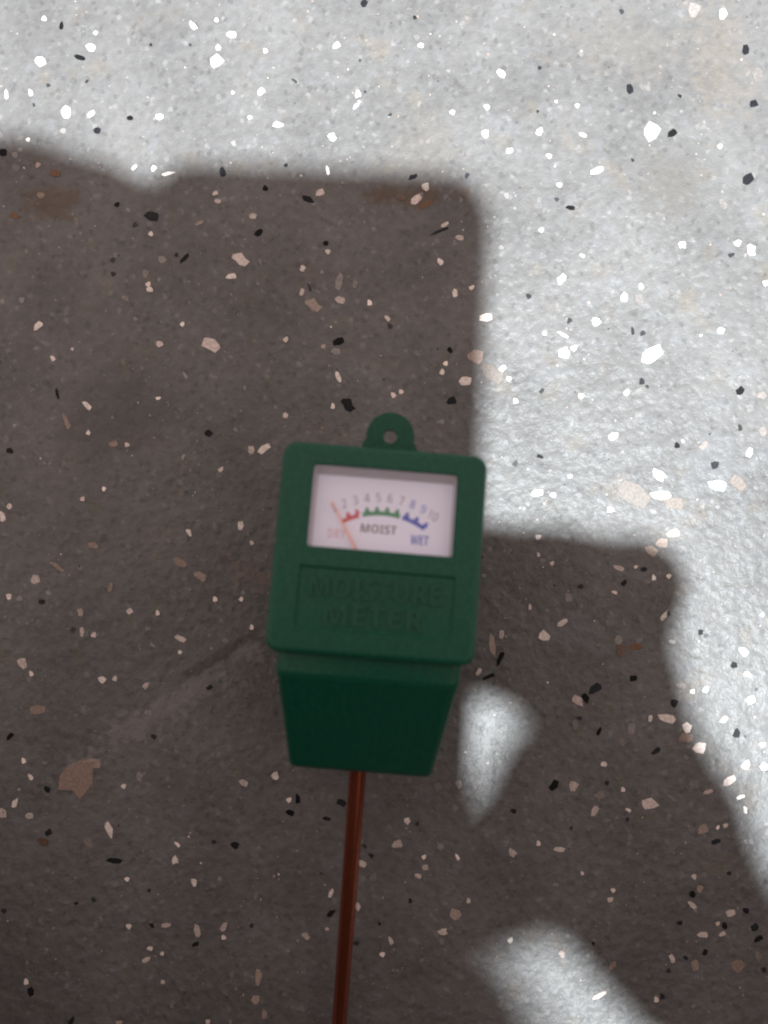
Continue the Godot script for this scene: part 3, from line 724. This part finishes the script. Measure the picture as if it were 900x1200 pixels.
func build_person() -> void:
	var o := thing("person", "person in dark clothes kneeling over the floor, holding a phone level in both hands", "person")
	var skin := mat(lin(0.30, 0.17, 0.11), 0.55)
	skin.subsurf_scatter_enabled = true
	skin.subsurf_scatter_strength = 0.1
	var right := [
		[[Vector3(0.057, 0.250, 0.086), 0.0094], [Vector3(0.076, 0.250, 0.090), 0.0102]],
		[[Vector3(0.076, 0.250, 0.090), 0.0102], [Vector3(0.095, 0.247, 0.092), 0.0106]],
		[[Vector3(0.054, 0.265, 0.102), 0.0089], [Vector3(0.077, 0.270, 0.106), 0.0089]],
		[[Vector3(0.060, 0.280, 0.116), 0.0109], [Vector3(0.080, 0.310, 0.128), 0.0127]],
		[[Vector3(0.080, 0.310, 0.128), 0.0127], [Vector3(0.094, 0.320, 0.132), 0.0110]],
		[[Vector3(0.095, 0.247, 0.092), 0.0106], [Vector3(0.098, 0.300, 0.127), 0.0107]],
		[[Vector3(0.099, 0.310, 0.130), 0.0127], [Vector3(0.093, 0.360, 0.173), 0.0197]],
		[[Vector3(0.093, 0.360, 0.173), 0.0197], [Vector3(0.075, 0.350, 0.188), 0.0147]],
		[[Vector3(0.098, 0.300, 0.127), 0.0096], [Vector3(0.114, 0.330, 0.171), 0.0141]],
		[[Vector3(0.114, 0.330, 0.171), 0.0141], [Vector3(0.129, 0.370, 0.215), 0.0176]],
		[[Vector3(0.092, 0.350, 0.186), 0.0151], [Vector3(0.118, 0.370, 0.216), 0.0161]],
		[[Vector3(0.075, 0.350, 0.188), 0.0132], [Vector3(0.042, 0.260, 0.160), 0.0098]],
		[[Vector3(0.076, 0.350, 0.185), 0.0140], [Vector3(0.060, 0.340, 0.181), 0.0105]],
	]
	var left := [
		[[Vector3(-0.072, 0.252, -0.009), 0.0073], [Vector3(-0.052, 0.250, -0.006), 0.0076]],
		[[Vector3(-0.052, 0.250, -0.006), 0.0076], [Vector3(-0.035, 0.247, -0.003), 0.0074]],
		[[Vector3(-0.045, 0.256, 0.016), 0.0183], [Vector3(-0.044, 0.258, 0.077), 0.0254]],
		[[Vector3(-0.059, 0.256, 0.016), 0.0163], [Vector3(-0.044, 0.258, 0.077), 0.0244]],
		[[Vector3(-0.044, 0.258, 0.077), 0.0254], [Vector3(-0.043, 0.262, 0.140), 0.0254]],
		[[Vector3(-0.037, 0.254, 0.155), 0.0135], [Vector3(0.010, 0.250, 0.159), 0.0127]],
		[[Vector3(0.010, 0.250, 0.159), 0.0127], [Vector3(0.049, 0.255, 0.163), 0.0118]],
		[[Vector3(-0.038, 0.248, 0.002), 0.0088], [Vector3(-0.020, 0.248, 0.004), 0.0086]],
		[[Vector3(-0.029, 0.250, 0.010), 0.0090], [Vector3(-0.019, 0.249, 0.020), 0.0078]],
		[[Vector3(-0.029, 0.250, 0.038), 0.0090], [Vector3(-0.017, 0.249, 0.040), 0.0078]],
		[[Vector3(-0.043, 0.262, 0.140), 0.0254], [Vector3(-0.055, 0.275, 0.193), 0.0272]],
	]
	put("right_hand", blob(right, 0.004, 0.006), skin, o)
	put("left_hand", blob(left, 0.004, 0.006), skin, o)
	var h := Vector3(0.0405, 0.57, 0.325)
	var head := [
		[[h, 0.086], [h + Vector3(0, -0.03, -0.03), 0.066]],
		[[h + Vector3(0, -0.05, 0.0), 0.055], [h + Vector3(0, -0.085, -0.015), 0.035]],
		[[h + Vector3(0, -0.045, -0.085), 0.010], [h + Vector3(0, -0.065, -0.092), 0.014]],
		[[h + Vector3(-0.03, -0.085, -0.055), 0.010], [h + Vector3(0.03, -0.085, -0.055), 0.010]],
		[[h + Vector3(-0.082, -0.02, 0.01), 0.014], [h + Vector3(-0.085, -0.045, 0.005), 0.011]],
		[[h + Vector3(0.082, -0.02, 0.01), 0.014], [h + Vector3(0.085, -0.045, 0.005), 0.011]],
		[[h + Vector3(0, -0.02, 0.06), 0.056], [h + Vector3(0, 0.0, 0.19), 0.062]],
	]
	put("head", blob(head, 0.007, 0.02), skin, o)
	var hair := [[[h + Vector3(0, 0.018, 0.02), 0.088], [h + Vector3(0, 0.03, -0.012), 0.082]]]
	put("hair", blob(hair, 0.008, 0.01), mat(lin(0.012, 0.01, 0.009), 0.7), o)
	var shirt := [
		[[Vector3(-0.12, 0.57, 0.50), 0.085], [Vector3(0.17, 0.57, 0.50), 0.085]],
		[[Vector3(0.025, 0.52, 0.52), 0.15], [Vector3(-0.01, 0.34, 0.47), 0.17]],
		[[Vector3(-0.01, 0.34, 0.47), 0.17], [Vector3(0.0, 0.25, 0.66), 0.18]],
		[[Vector3(0.20, 0.56, 0.50), 0.065], [Vector3(0.27, 0.42, 0.40), 0.048]],
		[[Vector3(0.27, 0.42, 0.40), 0.048], [right[9][1][0] + Vector3(0.012, 0.008, 0.012), 0.030]],
		[[Vector3(-0.15, 0.56, 0.50), 0.065], [Vector3(-0.21, 0.24, 0.27), 0.05]],
		[[Vector3(-0.21, 0.24, 0.27), 0.05], [Vector3(-0.065, 0.285, 0.205), 0.034]],
	]
	put("shirt", blob(shirt, 0.012, 0.03), mat(lin(0.03, 0.03, 0.035), 0.9), o)
	var legs := []
	for s in [-1.0, 1.0]:
		legs.append([[Vector3(0.01 + s * 0.10, 0.21, 0.74), 0.115], [Vector3(0.025 + s * 0.22, 0.12, 0.145), 0.085]])
		legs.append([[Vector3(0.025 + s * 0.22, 0.075, 0.145), 0.07], [Vector3(0.01 + s * 0.10, 0.06, 0.80), 0.05]])
	put("trousers", blob(legs, 0.012, 0.03), mat(lin(0.025, 0.03, 0.045), 0.9), o)
	for s in [-1.0, 1.0]:
		var shoe := [[[Vector3(0.01 + s * 0.10, 0.07, 0.84), 0.045], [Vector3(0.01 + s * 0.09, 0.045, 1.02), 0.036]]]
		put("shoe", blob(shoe, 0.008, 0.01), mat(lin(0.02, 0.02, 0.02), 0.6), o)
